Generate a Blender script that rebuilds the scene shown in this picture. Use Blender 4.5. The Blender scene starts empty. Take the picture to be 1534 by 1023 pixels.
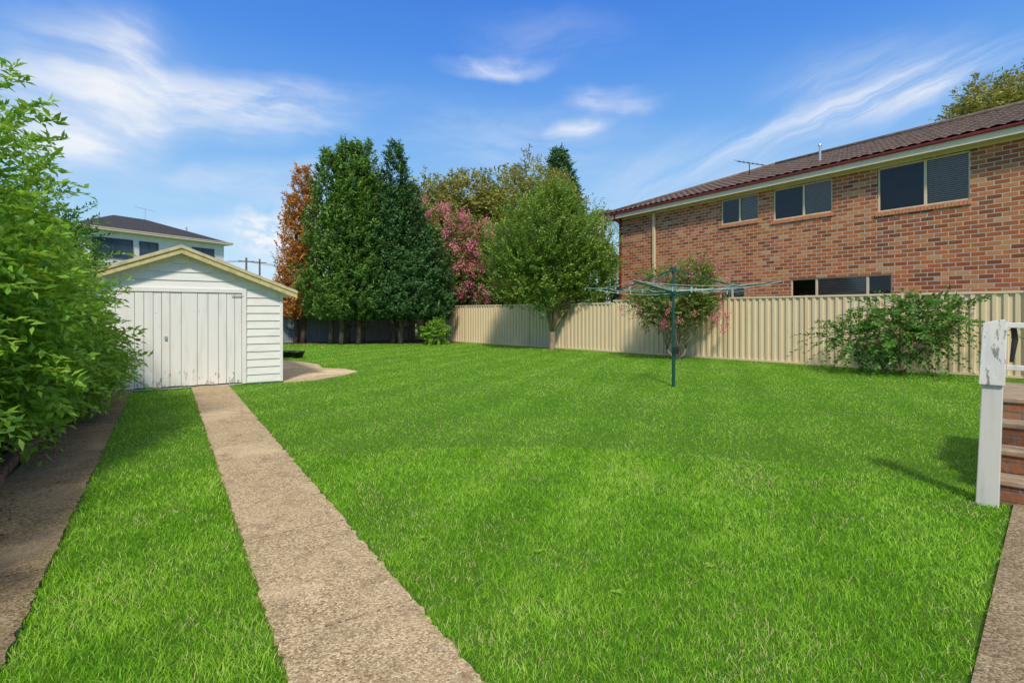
import bpy, math, numpy as np
from mathutils import Vector
rng=np.random.default_rng(11)
scene=bpy.context.scene
YAW=math.radians(32.87); CY,SY=math.cos(YAW),math.sin(YAW); F=800.0; HZ=470.0; CH=1.5
def W(px,D):            # ground position seen at column px at depth D
    a=(px-767)/F*D
    return D*SY+a*CY, D*CY-a*SY
# ---------------------------------------------------------------- nodes
class NB:
    def __init__(s,nt): s.nt=nt; s.n=nt.nodes; s.l=nt.links
    def node(s,t,**k):
        n=s.n.new(t)
        for a,b in k.items(): setattr(n,a,b)
        return n
    def put(s,sock,v):
        if isinstance(v,bpy.types.NodeSocket): s.l.new(v,sock)
        elif v is not None:
            if isinstance(v,(tuple,list)) and len(v)==3 and sock.type=='RGBA': v=(*v,1)
            sock.default_value=v
    def m(s,op,a,b=None,c=None):
        n=s.node('ShaderNodeMath',operation=op)
        for i,v in enumerate((a,b,c)):
            if v is not None: s.put(n.inputs[i],v)
        return n.outputs[0]
    def vm(s,op,a,b=None,out=0):
        n=s.node('ShaderNodeVectorMath',operation=op); s.put(n.inputs[0],a)
        if b is not None: s.put(n.inputs[1],b)
        return n.outputs[out]
    def sep(s,v):
        n=s.node('ShaderNodeSeparateXYZ'); s.put(n.inputs[0],v); return n.outputs
    def comb(s,x=0,y=0,z=0):
        n=s.node('ShaderNodeCombineXYZ')
        for i,v in enumerate((x,y,z)): s.put(n.inputs[i],v)
        return n.outputs[0]
    def noise(s,vec,scale,detail=4,rough=.55,dist=0.,col=False):
        n=s.node('ShaderNodeTexNoise'); s.put(n.inputs['Vector'],vec); n.inputs['Scale'].default_value=scale
        n.inputs['Detail'].default_value=detail; n.inputs['Roughness'].default_value=rough; n.inputs['Distortion'].default_value=dist
        return n.outputs[1 if col else 0]
    def ramp(s,f,stops,interp='LINEAR'):
        n=s.node('ShaderNodeValToRGB'); s.put(n.inputs[0],f); cr=n.color_ramp; cr.interpolation=interp
        while len(cr.elements)<len(stops): cr.elements.new(.5)
        for e,(p,c) in zip(cr.elements,stops):
            e.position=p; e.color=(*c,1) if len(c)==3 else c
        return n.outputs[0]
    def mix(s,f,a,b,blend='MIX'):
        n=s.node('ShaderNodeMix',data_type='RGBA',blend_type=blend)
        s.put(n.inputs[0],f); s.put(n.inputs[6],a); s.put(n.inputs[7],b); return n.outputs[2]
    def mr(s,v,a,b,c=0.,d=1.,smooth=False):
        n=s.node('ShaderNodeMapRange'); 
        if smooth: n.interpolation_type='SMOOTHSTEP'
        s.put(n.inputs[0],v)
        for i,x in enumerate((a,b,c,d)): n.inputs[i+1].default_value=x
        return n.outputs[0]
def newmat(name):
    m=bpy.data.materials.new(name); m.use_nodes=True; nt=m.node_tree; nt.nodes.clear()
    b=NB(nt); out=b.node('ShaderNodeOutputMaterial'); return m,b,out
def principled(b,out,col,rough=.7,bump=None,bs=.3,bd=.01,metal=0.,spec=.5):
    p=b.node('ShaderNodeBsdfPrincipled'); b.put(p.inputs['Base Color'],col); b.put(p.inputs['Roughness'],rough)
    p.inputs['Metallic'].default_value=metal; p.inputs['Specular IOR Level'].default_value=spec
    if bump is not None:
        n=b.node('ShaderNodeBump'); n.inputs['Strength'].default_value=bs; n.inputs['Distance'].default_value=bd
        b.put(n.inputs['Height'],bump); b.l.new(n.outputs[0],p.inputs['Normal'])
    b.l.new(p.outputs[0],out.inputs[0]); return p
def oc(b): return b.node('ShaderNodeTexCoord').outputs['Object']
def simple(name,c1,c2,scale=8,rough=.6,bs=.2,metal=0.,bd=.005,stretch=(1,1,1),spec=.4):
    m,b,o=newmat(name); v=b.vm('MULTIPLY',oc(b),stretch); n=b.noise(v,scale,4,.65)
    c=b.ramp(n,[(.3,c1),(.7,c2)]); principled(b,o,c,rough,n,bs,bd,metal,spec); return m
def brickmat(name,axis='y',h=.12,w=.32,cols=None,mort=((.46,.38,.29),(.70,.61,.48))):
    m,b,o=newmat(name); x,y,z=b.sep(oc(b)); u={'y':y,'x':x,'xy':None}[axis]
    if u is None: u=b.m('ADD',x,y)
    v=b.m('DIVIDE',z,h); row=b.m('FLOOR',v)
    uu=b.m('ADD',b.m('DIVIDE',u,w),b.m('MULTIPLY',b.m('MODULO',row,2.),.5)); cell=b.m('FLOOR',uu)
    wn=b.node('ShaderNodeTexWhiteNoise',noise_dimensions='2D'); b.put(wn.inputs['Vector'],b.comb(cell,row,0))
    cols=cols or [(0,(.15,.045,.02)),(.2,(.34,.085,.028)),(.5,(.47,.125,.036)),(.75,(.56,.19,.06)),(.93,(.60,.27,.10)),(1,(.60,.35,.17))]
    c=b.ramp(wn.outputs[0],cols)
    nz=b.noise(oc(b),30,3,.7); c=b.mix(b.mr(nz,.3,.8,0,.3),c,(.60,.33,.18))
    big=b.noise(oc(b),.5,2); c=b.mix(b.mr(big,.3,.7,0,.2),c,(.26,.10,.05))
    fu=b.m('FRACT',uu); fv=b.m('FRACT',v)
    jit=b.m('MULTIPLY',b.m('SUBTRACT',b.noise(oc(b),60,1),.5),.1)
    a1=b.mr(b.m('ADD',fu,b.m('MULTIPLY',jit,.4)),.06,.08); a2=b.mr(b.m('ADD',fv,jit),.16,.21)
    mask=b.m('MULTIPLY',a1,a2)
    c=b.mix(mask,b.ramp(nz,[(.3,mort[0]),(.7,mort[1])]),c)
    principled(b,o,c,.85,b.m('ADD',mask,b.m('MULTIPLY',nz,.3)),.6,.008,spec=.15); return m
def leafmat(name,dark,mid,light,trans=.3,rough=.5,spec=.4,patch=.5):
    m,b,o=newmat(name); at=b.node('ShaderNodeAttribute',attribute_name='tint').outputs['Fac']
    pn=b.noise(oc(b),patch,2); f=b.m('ADD',at,b.m('MULTIPLY',b.m('SUBTRACT',pn,.5),.7))
    c=b.ramp(f,[(.0,dark),(.5,mid),(1.,light)])
    p=b.node('ShaderNodeBsdfPrincipled'); b.put(p.inputs['Base Color'],c); p.inputs['Roughness'].default_value=rough; p.inputs['Specular IOR Level'].default_value=spec
    t=b.node('ShaderNodeBsdfTranslucent'); b.put(t.inputs[0],b.mix(.5,c,(min(light[0]*1.4,.9),min(light[1]*1.3,.9),light[2])))
    mx=b.node('ShaderNodeMixShader'); mx.inputs[0].default_value=trans
    b.l.new(p.outputs[0],mx.inputs[1]); b.l.new(t.outputs[0],mx.inputs[2]); b.l.new(mx.outputs[0],o.inputs[0]); return m
# ---------------------------------------------------------------- mesh helpers
def empty(name,loc=(0,0,0),rz=0):
    e=bpy.data.objects.new(name,None); e.location=loc; e.rotation_euler=(0,0,rz); scene.collection.objects.link(e); e.empty_display_size=.3; return e
def mobj(name,verts,faces,mat,parent=None,smooth=False,bevel=0):
    me=bpy.data.meshes.new(name); me.from_pydata([tuple(map(float,v)) for v in verts],[],faces); me.update()
    if smooth: me.polygons.foreach_set('use_smooth',[True]*len(me.polygons))
    ob=bpy.data.objects.new(name,me); me.materials.append(mat); scene.collection.objects.link(ob)
    if parent: ob.parent=parent
    if bevel:
        md=ob.modifiers.new('b','BEVEL'); md.width=bevel; md.segments=2; md.limit_method='ANGLE'
    return ob
def fastmesh(name,V,Fa,mat,parent=None,tint=None,smooth=False):
    V=np.asarray(V,dtype=np.float32); Fa=np.asarray(Fa,dtype=np.int32); k=Fa.shape[1]; nf=len(Fa)
    me=bpy.data.meshes.new(name); me.vertices.add(len(V)); me.vertices.foreach_set('co',V.ravel())
    me.loops.add(nf*k); me.loops.foreach_set('vertex_index',Fa.ravel()); me.polygons.add(nf)
    me.polygons.foreach_set('loop_start',np.arange(nf,dtype=np.int32)*k)
    me.update(calc_edges=True)
    if smooth: me.polygons.foreach_set('use_smooth',np.ones(nf,dtype=bool))
    if tint is not None:
        a=me.attributes.new('tint','FLOAT','POINT'); a.data.foreach_set('value',np.asarray(tint,dtype=np.float32))
    me.materials.append(mat); ob=bpy.data.objects.new(name,me); scene.collection.objects.link(ob)
    if parent: ob.parent=parent
    return ob
class MB:
    def __init__(s): s.v=[]; s.f=[]
    def box(s,x0,x1,y0,y1,z0,z1):
        n=len(s.v); s.v+=[(x0,y0,z0),(x1,y0,z0),(x1,y1,z0),(x0,y1,z0),(x0,y0,z1),(x1,y0,z1),(x1,y1,z1),(x0,y1,z1)]
        s.f+=[tuple(n+i for i in q) for q in ((0,3,2,1),(4,5,6,7),(0,1,5,4),(1,2,6,5),(2,3,7,6),(3,0,4,7))]; return s
    def hexa(s,pts):
        n=len(s.v); s.v+=list(pts); s.f+=[tuple(n+i for i in q) for q in ((0,3,2,1),(4,5,6,7),(0,1,5,4),(1,2,6,5),(2,3,7,6),(3,0,4,7))]; return s
    def prism(s,prof,y0,y1):   # profile in XZ
        n=len(s.v); k=len(prof); s.v+=[(x,y0,z) for x,z in prof]+[(x,y1,z) for x,z in prof]
        s.f.append(tuple(n+i for i in range(k))); s.f.append(tuple(n+k+i for i in reversed(range(k))))
        for i in range(k): j=(i+1)%k; s.f.append((n+i,n+k+i,n+k+j,n+j))
        return s
    def tube(s,pts,rad,seg=7):
        pts=[Vector(p) for p in pts]; n=len(s.v); N=len(pts)
        for i,p in enumerate(pts):
            d=(pts[min(i+1,N-1)]-pts[max(i-1,0)]).normalized(); a=Vector((1,0,0)) if abs(d.x)<.8 else Vector((0,1,0))
            u=d.cross(a).normalized(); w=d.cross(u)
            for k in range(seg):
                t=2*math.pi*k/seg; q=p+(u*math.cos(t)+w*math.sin(t))*rad[i]; s.v.append(tuple(q))
        for i in range(N-1):
            for k in range(seg):
                k2=(k+1)%seg; s.f.append((n+i*seg+k,n+i*seg+k2,n+(i+1)*seg+k2,n+(i+1)*seg+k))
        s.f.append(tuple(n+k for k in reversed(range(seg)))); s.f.append(tuple(n+(N-1)*seg+k for k in range(seg)))
        return s
    def obj(s,name,mat,parent=None,**k): return mobj(name,s.v,s.f,mat,parent,**k)
def nrm(a): return a/np.maximum(np.linalg.norm(a,axis=-1,keepdims=True),1e-6)
def rv(n): return nrm(rng.normal(size=(n,3)))
def leafgeo(C,A,N,L,Wd):
    A=nrm(A); S=nrm(np.cross(A,N)); Nn=np.cross(S,A); L=np.asarray(L)[:,None]; Wd=np.asarray(Wd)[:,None]
    v0=C; v2=C+A*L-Nn*L*.12; m=C+A*L*.45+Nn*Wd*.0; v1=m+S*Wd*.5+Nn*Wd*.18; v3=m-S*Wd*.5+Nn*Wd*.18
    V=np.stack([v0,v1,v2,v3],1).reshape(-1,3); n=len(C); Fa=np.arange(n*4).reshape(n,4)
    return V,Fa
def shoots(O,Dr,Ls,K,L,Wd,droop=.25,side=.8,updir=.6,nout=.3):
    n=len(O); Dr=nrm(Dr); t=np.linspace(.08,1,K)[None,:,None]; Ls3=np.broadcast_to(np.asarray(Ls).reshape(-1,1,1),(n,1,1))
    P=O[:,None]+Dr[:,None]*Ls3*t+np.array([0,0,-1.])*Ls3*droop*t**2
    sd=nrm(np.cross(Dr,rv(n)*.5+np.array([0,0,1.])))[:,None]; sg=np.where(np.arange(K)%2==0,1,-1)[None,:,None]
    LD=Dr[:,None]*.65+sd*sg*side+rng.normal(size=(n,K,3))*.3+np.array([0,0,-.15])
    NN=np.array([0,0,updir])+rng.normal(size=(n,K,3))*.45+Dr[:,None]*nout
    tn=np.repeat(rng.normal(.45,.18,size=n),K)+rng.normal(0,.12,size=n*K)+np.tile(np.linspace(-.1,.14,K),n)
    l=L*rng.uniform(.65,1.2,n*K); w=Wd*rng.uniform(.7,1.2,n*K)
    return P.reshape(-1,3),LD.reshape(-1,3),NN.reshape(-1,3),l,w,tn
def leafobj(name,data,mat,parent):
    P,A,N,L,Wd,t=data; V,Fa=leafgeo(P,A,N,L,Wd); return fastmesh(name,V,Fa,mat,parent,np.repeat(t,4))
def lobes_sample(n,lobes,rmin=.55,rmax=1.,hole=.0,hs=1.3):
    lo=np.array(lobes,dtype=float); pr=(lo[:,3]*lo[:,4]*lo[:,5])**(.67); pr/=pr.sum()
    out=[];dirs=[]; ph=rng.uniform(0,6,6)
    tot=0
    while tot<n:
        k=rng.choice(len(lo),n,p=pr); d=rv(n); r=rng.uniform(rmin**2,rmax**2,n)**.5
        bump=1+.15*np.sin(4*d[:,0]+ph[0]+k)+.12*np.sin(5*d[:,1]+ph[1]+2*k)+.11*np.sin(6*d[:,2]+ph[2])
        p=lo[k,:3]+d*(r*bump)[:,None]*lo[k,3:6]
        q=np.sin(p[:,0]*hs*2+ph[3])+np.sin(p[:,1]*hs*2.3+ph[4])+np.sin(p[:,2]*hs*2.6+ph[5])
        ok=(q>-3+hole)&(p[:,2]>.08); out.append(p[ok]); dirs.append(d[ok]); tot+=ok.sum()
    return np.concatenate(out)[:n],np.concatenate(dirs)[:n]
def limbs(mb,base,targets,forkz,r0,lean=(0,0)):
    b=Vector(base); f=b+Vector((lean[0],lean[1],forkz))
    mb.tube([b-Vector((0,0,.1)),b+Vector((0,0,.08)),b.lerp(f,.5)+Vector((.03,-.02,0)),f],[r0*1.5,r0*1.15,r0,r0*.85],9)
    for t in targets:
        t=Vector(t); d=(t-f); m1=f+d*.33+Vector((rng.normal()*.1,rng.normal()*.1,abs(d.length)*.08)); m2=f+d*.68+Vector((rng.normal()*.12,rng.normal()*.12,d.length*.06))
        mb.tube([f,m1,m2,t],[r0*.55,r0*.38,r0*.22,r0*.06],6)
        for j in range(3):
            s=m1.lerp(t,rng.uniform(.1,.8)); e=s+Vector(rv(1)[0])*d.length*.22+Vector((0,0,d.length*.08)); mb.tube([s,s.lerp(e,.5)+Vector((0,0,.03)),e],[r0*.16,r0*.1,r0*.03],5)
def tree(name,base,lobes,nsh,K,sl,L,Wd,lm,bm,forkz=1.2,r0=.1,nl=9,up=.5,hole=.6,droop=.25,lean=(0,0),rmin=.45,stems=1,flower=None,hs=1.3,side=.8,nout=.3,lr=.8):
    e=empty(name); O,d=lobes_sample(nsh,lobes,rmin,1.,hole,hs)
    Dr=d+np.array([0,0,up])+rv(len(d))*.5
    leafobj('foliage',shoots(O,Dr,sl*rng.uniform(.5,1.3,len(O)),K,L,Wd,droop,side,.6,nout),lm,e)
    mb=MB()
    for s in range(stems):
        tg,_=lobes_sample(nl,lobes,.3,lr); a=rng.uniform(0,6.28); o=.12*(stems>1)
        limbs(mb,(base[0]+math.cos(a)*o,base[1]+math.sin(a)*o,0),tg,forkz*rng.uniform(.8,1.1),r0,(lean[0]+math.cos(a)*o*1.5,lean[1]+math.sin(a)*o*1.5))
    mb.obj('trunk_and_limbs',bm,e,smooth=True)
    if flower:
        n,fm,sz,zmin=flower; O,d=lobes_sample(n*4,lobes,.98,1.18,1.0,hs); O,d=O[O[:,2]>zmin][:n],d[O[:,2]>zmin][:n]; kk=40
        P=np.repeat(O,kk,0)+rng.normal(size=(len(O)*kk,3))*np.array([.42,.42,.6])*sz+np.repeat(d,kk,0)*.18; A=rv(len(P)); N=rv(len(P))
        leafobj('blossom',(P,A,N,np.full(len(P),sz*.36),np.full(len(P),sz*.3),rng.uniform(0,1,len(P))),fm,e)
    return e
def conifer(name,spires,n,K,lm,bm,trunks,L=.17,Wd=.06,zlow=.8,frac_brown=None):
    e=empty(name); sp=np.array(spires,dtype=float); pr=sp[:,3]*sp[:,2]; pr/=pr.sum(); k=rng.choice(len(sp),n,p=pr)
    t=rng.uniform(0,1,n)**1.1; ang=rng.uniform(0,2*math.pi,n); H=sp[k,2]; R=sp[k,3]
    prof=np.clip((1-t)**.5,0,1)*np.clip(.6+t*3.,0,1)
    lump=1+.17*np.sin(3*ang+7*t*3+k)+.14*np.sin(7*ang-19*t+k*2)+rng.normal(0,.08,n)
    rr=R*prof*lump*rng.uniform(.35,1,n)**.45
    z=zlow+t*(H-zlow); O=np.stack([sp[k,0]+np.cos(ang)*rr,sp[k,1]+np.sin(ang)*rr,z],1)
    out=np.stack([np.cos(ang),np.sin(ang),0*ang],1); Dr=out*.6+np.array([0,0,.95])+rv(n)*.35
    leafobj('foliage',shoots(O,Dr,rng.uniform(.2,.6,n),K,L,Wd,.05,.6,.15,.7),lm,e)
    mb=MB()
    for (x,y,h) in trunks:
        mb.tube([(x,y,-.1),(x+.04,y,.8),(x-.03,y+.05,h*.5),(x,y,h*.9)],[.16,.12,.09,.02],8)
        for j in range(14):
            a=rng.uniform(0,6.28); zz=rng.uniform(.5,h*.8); r=rng.uniform(.6,1.3)*(1-zz/h*.6); mb.tube([(x,y,zz),(x+math.cos(a)*r*.6,y+math.sin(a)*r*.6,zz+.25),(x+math.cos(a)*r,y+math.sin(a)*r,zz+.7)],[.04,.025,.01],5)
    mb.obj('trunk_and_limbs',bm,e,smooth=True); return e
# ---------------------------------------------------------------- materials
M_brick=brickmat('brick_wall')
M_brick_small=brickmat('step_brick','xy',.086,.24,[(0,(.10,.04,.025)),(.5,(.26,.09,.04)),(1,(.36,.17,.09))],((.14,.12,.10),(.24,.21,.17)))
def pebble(name,stain,g=1.,bs=.6):
    m,b,o=newmat(name); v=oc(b); n1=b.noise(v,1.3,4,.6); 
    vo=b.node('ShaderNodeTexVoronoi'); b.put(vo.inputs['Vector'],v); vo.inputs['Scale'].default_value=105
    r=b.sep(vo.outputs['Color'])[0]
    c=b.ramp(r,[(0,(.17*g,.115*g,.06*g)),(.3,(.35*g,.25*g,.135*g)),(.65,(.52*g,.395*g,.235*g)),(1,(.74*g,.61*g,.42*g))])
    c=b.mix(b.mr(n1,.35,.7,.05,.5),c,stain); n2=b.noise(v,5,5,.7); c=b.mix(b.mr(n2,.5,.72,0,.55),c,(.17*g,.12*g,.065*g))
    n3=b.noise(v,.9,3,.5,.5); c=b.mix(b.mr(n3,.54,.66,0,.55),c,(.72*g,.57*g,.36*g))
    n4=b.noise(v,38,3,.8); c=b.mix(b.mr(n4,.55,.7,0,.5),c,(.13*g,.095*g,.055*g))
    h=b.m('ADD',b.m('MULTIPLY',vo.outputs['Distance'],-1.),b.m('MULTIPLY',n2,.5))
    principled(b,o,c,.9,h,bs,.007,spec=.1); return m
M_conc=pebble('exposed_aggregate',(.55,.42,.25)); M_conc2=pebble('worn_concrete',(.66,.54,.37),1.15,.2); M_conc_d=pebble('path_concrete',(.26,.20,.13),.66); M_conc_l=pebble('shaded_aggregate',(.20,.145,.085),.55)  # last mix, for the left strip: aggregate darkened to carry the hedge's shade
def earth(name,c1,c2,c3,sc=30):
    m,b,o=newmat(name); n=b.noise(oc(b),sc,6,.75); n2=b.noise(oc(b),.6,3)
    c=b.mix(b.mr(n2,.35,.65),b.ramp(n,[(.3,c1),(.7,c2)]),c3); principled(b,o,c,.95,n,.9,.03,spec=.1); return m
M_ground=earth('ground_soil_grass',(.07,.14,.03),(.12,.22,.04),(.09,.17,.03),10)
M_lawnbase=earth('lawn_soil',(.06,.15,.015),(.15,.29,.035),(.09,.21,.02),40)
M_soil=earth('soil_mulch',(.03,.018,.012),(.16,.09,.055),(.08,.05,.035),45)
def weather(name,base,dirt,amt=.35,stripe=(1,1,.15),peel=None,rough=.55):
    m,b,o=newmat(name); v=oc(b); n=b.noise(b.vm('MULTIPLY',v,stripe),9,5,.65); c=b.mix(b.mr(n,.48,.75,0,amt),base,dirt)
    n2=b.noise(v,45,4,.7); c=b.mix(b.mr(n2,.6,.75,0,amt*.8),c,dirt)
    if peel:
        n3=b.noise(b.vm('MULTIPLY',v,(1,1,.35)),14,6,.7); z=b.sep(v)[2]; low=b.mr(z,.0,.5,peel[1],peel[2]); 
        c=b.mix(b.mr(b.m('ADD',n3,low),.66,.70,0,.9),c,peel[0])
    principled(b,o,c,rough,n2,.25,.004,spec=.35); return m
M_white=weather('white_paint_door',(.88,.85,.79),(.58,.50,.40),.4,(1,1,.12),((.40,.33,.25),.15,.01))
M_board=weather('white_paint_boards',(.88,.85,.78),(.60,.55,.43),.36,(.3,1,1))
M_barge=weather('barge_paint_lichen',(.68,.55,.25),(.25,.28,.11),.9,(1,1,1))
M_post=weather('peeling_white_post',(.80,.77,.71),(.46,.42,.35),.5,(1,1,.2),((.25,.21,.17),.05,.11))
M_post2=weather('grey_timber',(.66,.63,.56),(.38,.35,.29),.6,(1,1,.1))
M_metal=simple('roof_metal',(.28,.29,.28),(.4,.4,.38),6,.5)
M_fence=weather('cream_steel_fence',(.76,.61,.38),(.54,.43,.27),.25,(1,1,.2),rough=.5)
M_bfence=weather('grey_steel_fence',(.30,.33,.35),(.16,.15,.14),.6,(1,1,.2))
M_cream=simple('cream_trim',(.70,.57,.35),(.78,.65,.42),3,.5,.05)
M_maroon=simple('maroon_gutter',(.16,.014,.016),(.24,.025,.025),3,.35,.05)
M_cream2=simple('cream_soffit',(.84,.68,.47),(.9,.75,.55),3,.6,.05)
M_tile=simple('roof_tile',(.095,.065,.05),(.23,.16,.12),5,.75,.4)
M_dtile=simple('dark_roof_tile',(.06,.06,.065),(.11,.11,.115),5,.7,.4)
M_render=simple('white_render',(.84,.79,.72),(.9,.86,.79),2,.8,.1)
M_sill=simple('sill_brick',(.48,.17,.07),(.62,.3,.15),12,.85,.3)
M_blind=simple('timber_blind',(.66,.44,.30),(.78,.56,.40),4,.6,.1)
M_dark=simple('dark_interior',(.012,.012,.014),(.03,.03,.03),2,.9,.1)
M_bark=simple('bark',(.07,.045,.03),(.18,.13,.09),14,.9,.8,stretch=(1,1,.25),bd=.02)
M_bark2=simple('smooth_bark',(.2,.14,.09),(.4,.3,.2),8,.8,.3,stretch=(1,1,.3))
M_green=simple('green_enamel',(.006,.07,.055),(.012,.10,.075),6,.35,.05)
M_galv=simple('galvanised',(.42,.45,.47),(.6,.62,.63),10,.4,.1,.5)
M_wire=simple('line_wire',(.35,.50,.42),(.62,.68,.64),10,.5,.05)
M_black=simple('black_plastic',(.015,.015,.017),(.03,.03,.03),10,.45,.1)
M_ebrick=simple('edging_brick',(.14,.065,.04),(.34,.18,.12),9,.95,.8,bd=.02)
M_wood=simple('pole_wood',(.12,.09,.07),(.22,.17,.13),8,.9,.4)
M_tread=simple('step_tread',(.24,.17,.11),(.42,.31,.20),9,.85,.3)
m,b,o=newmat('window_glass'); g=b.node('ShaderNodeBsdfGlossy'); g.inputs['Roughness'].default_value=.02; t=b.node('ShaderNodeBsdfTransparent'); t.inputs[0].default_value=(.8,.83,.83,1)
fr=b.node('ShaderNodeFresnel'); fr.inputs[0].default_value=1.42; mx=b.node('ShaderNodeMixShader'); b.l.new(fr.outputs[0],mx.inputs[0]); b.l.new(t.outputs[0],mx.inputs[1]); b.l.new(g.outputs[0],mx.inputs[2]); b.l.new(mx.outputs[0],o.inputs[0]); M_glass=m
L_hedge=leafmat('hedge_leaf',(.09,.23,.015),(.22,.45,.035),(.42,.64,.08),.35,.45)
L_tree=leafmat('tree_leaf',(.07,.15,.02),(.19,.33,.04),(.35,.50,.09),.3)
L_olive=leafmat('olive_leaf',(.10,.14,.025),(.28,.30,.055),(.48,.45,.11),.25)
L_con=leafmat('conifer_leaf',(.035,.10,.015),(.11,.24,.03),(.23,.39,.06),.2,.6)
L_con2=leafmat('dark_conifer_leaf',(.025,.08,.025),(.065,.17,.04),(.13,.26,.065),.2,.6)
L_brown=leafmat('dying_conifer_leaf',(.14,.17,.03),(.60,.25,.06),(.72,.38,.11),.3,.7,patch=.9)
L_crepe=leafmat('crepe_leaf',(.06,.13,.02),(.16,.26,.04),(.28,.36,.07),.3)
L_shrub=leafmat('shrub_leaf',(.03,.10,.015),(.08,.22,.025),(.18,.36,.05),.3)
L_pink=leafmat('pink_blossom',(.72,.11,.19),(.92,.24,.33),(.95,.48,.53),.35,.7)
L_dist=leafmat('distant_leaf',(.025,.05,.015),(.05,.10,.03),(.09,.15,.04),.1)
L_palm=leafmat('palm_leaf',(.08,.13,.03),(.18,.26,.06),(.30,.36,.10),.2)
# ---------------------------------------------------------------- ground and paving
mobj('ground',[(-600,-600,-.03),(600,-600,-.03),(600,600,-.03),(-600,600,-.03)],[(0,1,2,3)],M_ground)
fx=lambda y:17.35-.17*y
mobj('lawn_soil',[(-.62,-2,-.012),(17.7,-2,-.012),(fx(29.5),29.5,-.012),(-.62,29.5,-.012)],[(0,1,2,3)],M_lawnbase)
def slabs(name,x0,x1,ys,mat,z=.012):
    e=empty(name); mb=MB()
    for a,c in zip(ys[:-1],ys[1:]):
        n=len(mb.v); N=40; L=[];R=[]
        for i in range(N+1):
            y=a+.006+(c-a-.012)*i/N; L.append((x0+rng.normal()*.008,y)); R.append((x1+rng.normal()*.008,y))
        dz=z+rng.uniform(-.002,.003); mb.v+=[(x,y,dz) for x,y in L]+[(x,y,dz) for x,y in R]; mb.v+=[(x,y,-.05) for x,y in L]+[(x,y,-.05) for x,y in R]
        for i in range(N):
            k=N+1; mb.f+=[(n+i,n+k+i,n+k+i+1,n+i+1),(n+k+i,n+3*k+i,n+3*k+i+1,n+k+i+1),(n+i+1,n+2*k+i+1,n+2*k+i,n+i)]
        mb.f+=[(n,n+2*(N+1),n+3*(N+1),n+N+1),(n+N,n+2*N+1,n+4*N+3,n+3*N+2)]
    mb.obj('concrete',mat,e); return e
slabs('driveway_strip',.42,1.08,[-1.2,1.35,2.62,3.9,6.4,8.9,11.2,12.66],M_conc)
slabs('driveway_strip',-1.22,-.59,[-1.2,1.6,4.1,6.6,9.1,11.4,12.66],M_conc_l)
sl=[(2.15,12.55),(2.9,12.6),(3.7,13.2),(4.15,13.75),(4.05,14.6),(3.6,15.2),(3.75,16.4),(3.3,18.2),(2.15,19.2)]
mobj('concrete_apron',[(x,y,.012) for x,y in sl]+[(x,y,-.03) for x,y in sl],[tuple(range(9))]+[(i,i+9,(i+1)%9+9,(i+1)%9) for i in range(9)],M_conc2)
pl=lambda x:.81+.2023*(x-2.75)
mobj('side_path',[(1.2,pl(1.2),.012),(1.3,-1.2,.012),(9,-.2,.012),(9,pl(9),.012),(1.2,pl(1.2),-.04),(1.3,-1.2,-.04),(9,-.2,-.04),(9,pl(9),-.04)],[(0,1,2,3),(0,3,7,4),(0,4,5,1)],M_conc_d)
bed=[(4.3,28.7),(7.5,27.0),(9.5,25.9),(12.2,24.6),(13.0,24.6),(12.3,29.6),(2.5,29.6)]
mobj('garden_soil_bed',[(x,y,.004) for x,y in bed],[tuple(range(7))],M_soil)
N=60; gv=[];gf=[]
for i in range(N+1):
    y=-1.5+14.3*i/N
    for j in range(9):
        x=-1.34-j*.45; gv.append((x,y,.07+.03*j+rng.normal()*.012))
for i in range(N):
    for j in range(8): a=i*9+j; gf.append((a,a+9,a+10,a+1))
mobj('hedge_soil_bed',gv,gf,M_soil)
e=empty('brick_garden_edging'); mb=MB(); y=-1.4
while y<11.8:
    l=.225; dx=rng.normal()*.008; h=.10+rng.normal()*.008; t=rng.normal()*.008
    mb.hexa([(-1.35+dx,y,-.02),(-1.235+dx+t,y,-.02),(-1.235+dx-t,y+l,-.02),(-1.35+dx,y+l,-.02),(-1.35+dx,y,h),(-1.24+dx+t,y,h),(-1.24+dx-t,y+l,h),(-1.35+dx,y+l,h)]); y+=l+.015
mb.obj('bricks',M_ebrick,e,bevel=.01)
n=6500; P=np.stack([rng.uniform(-2.6,-.8,n),rng.uniform(0,12,n),np.zeros(n)],1); P[:,2]=.09+.03*(-P[:,0]-1.34)/.45+.01
keep=(P[:,0]<-1.22)|(rng.uniform(0,1,n)<.5*((-P[:,0]-.8)/.42)); P=P[keep]; n=len(P)
P[:,2]=np.where(P[:,0]>-1.36,.125,P[:,2]); P[:,2]=np.where(P[:,0]>-1.22,.02,P[:,2]); A=rv(n)*np.array([1,1,.2]); N_=rv(n)*.4+np.array([0,0,1.])
leafobj('leaf_litter',(P,A,N_,rng.uniform(.015,.05,n),rng.uniform(.01,.022,n),rng.uniform(0,1,n)),leafmat('dry_leaf',(.06,.035,.015),(.24,.15,.07),(.46,.32,.16),.1,.8),None)
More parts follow.
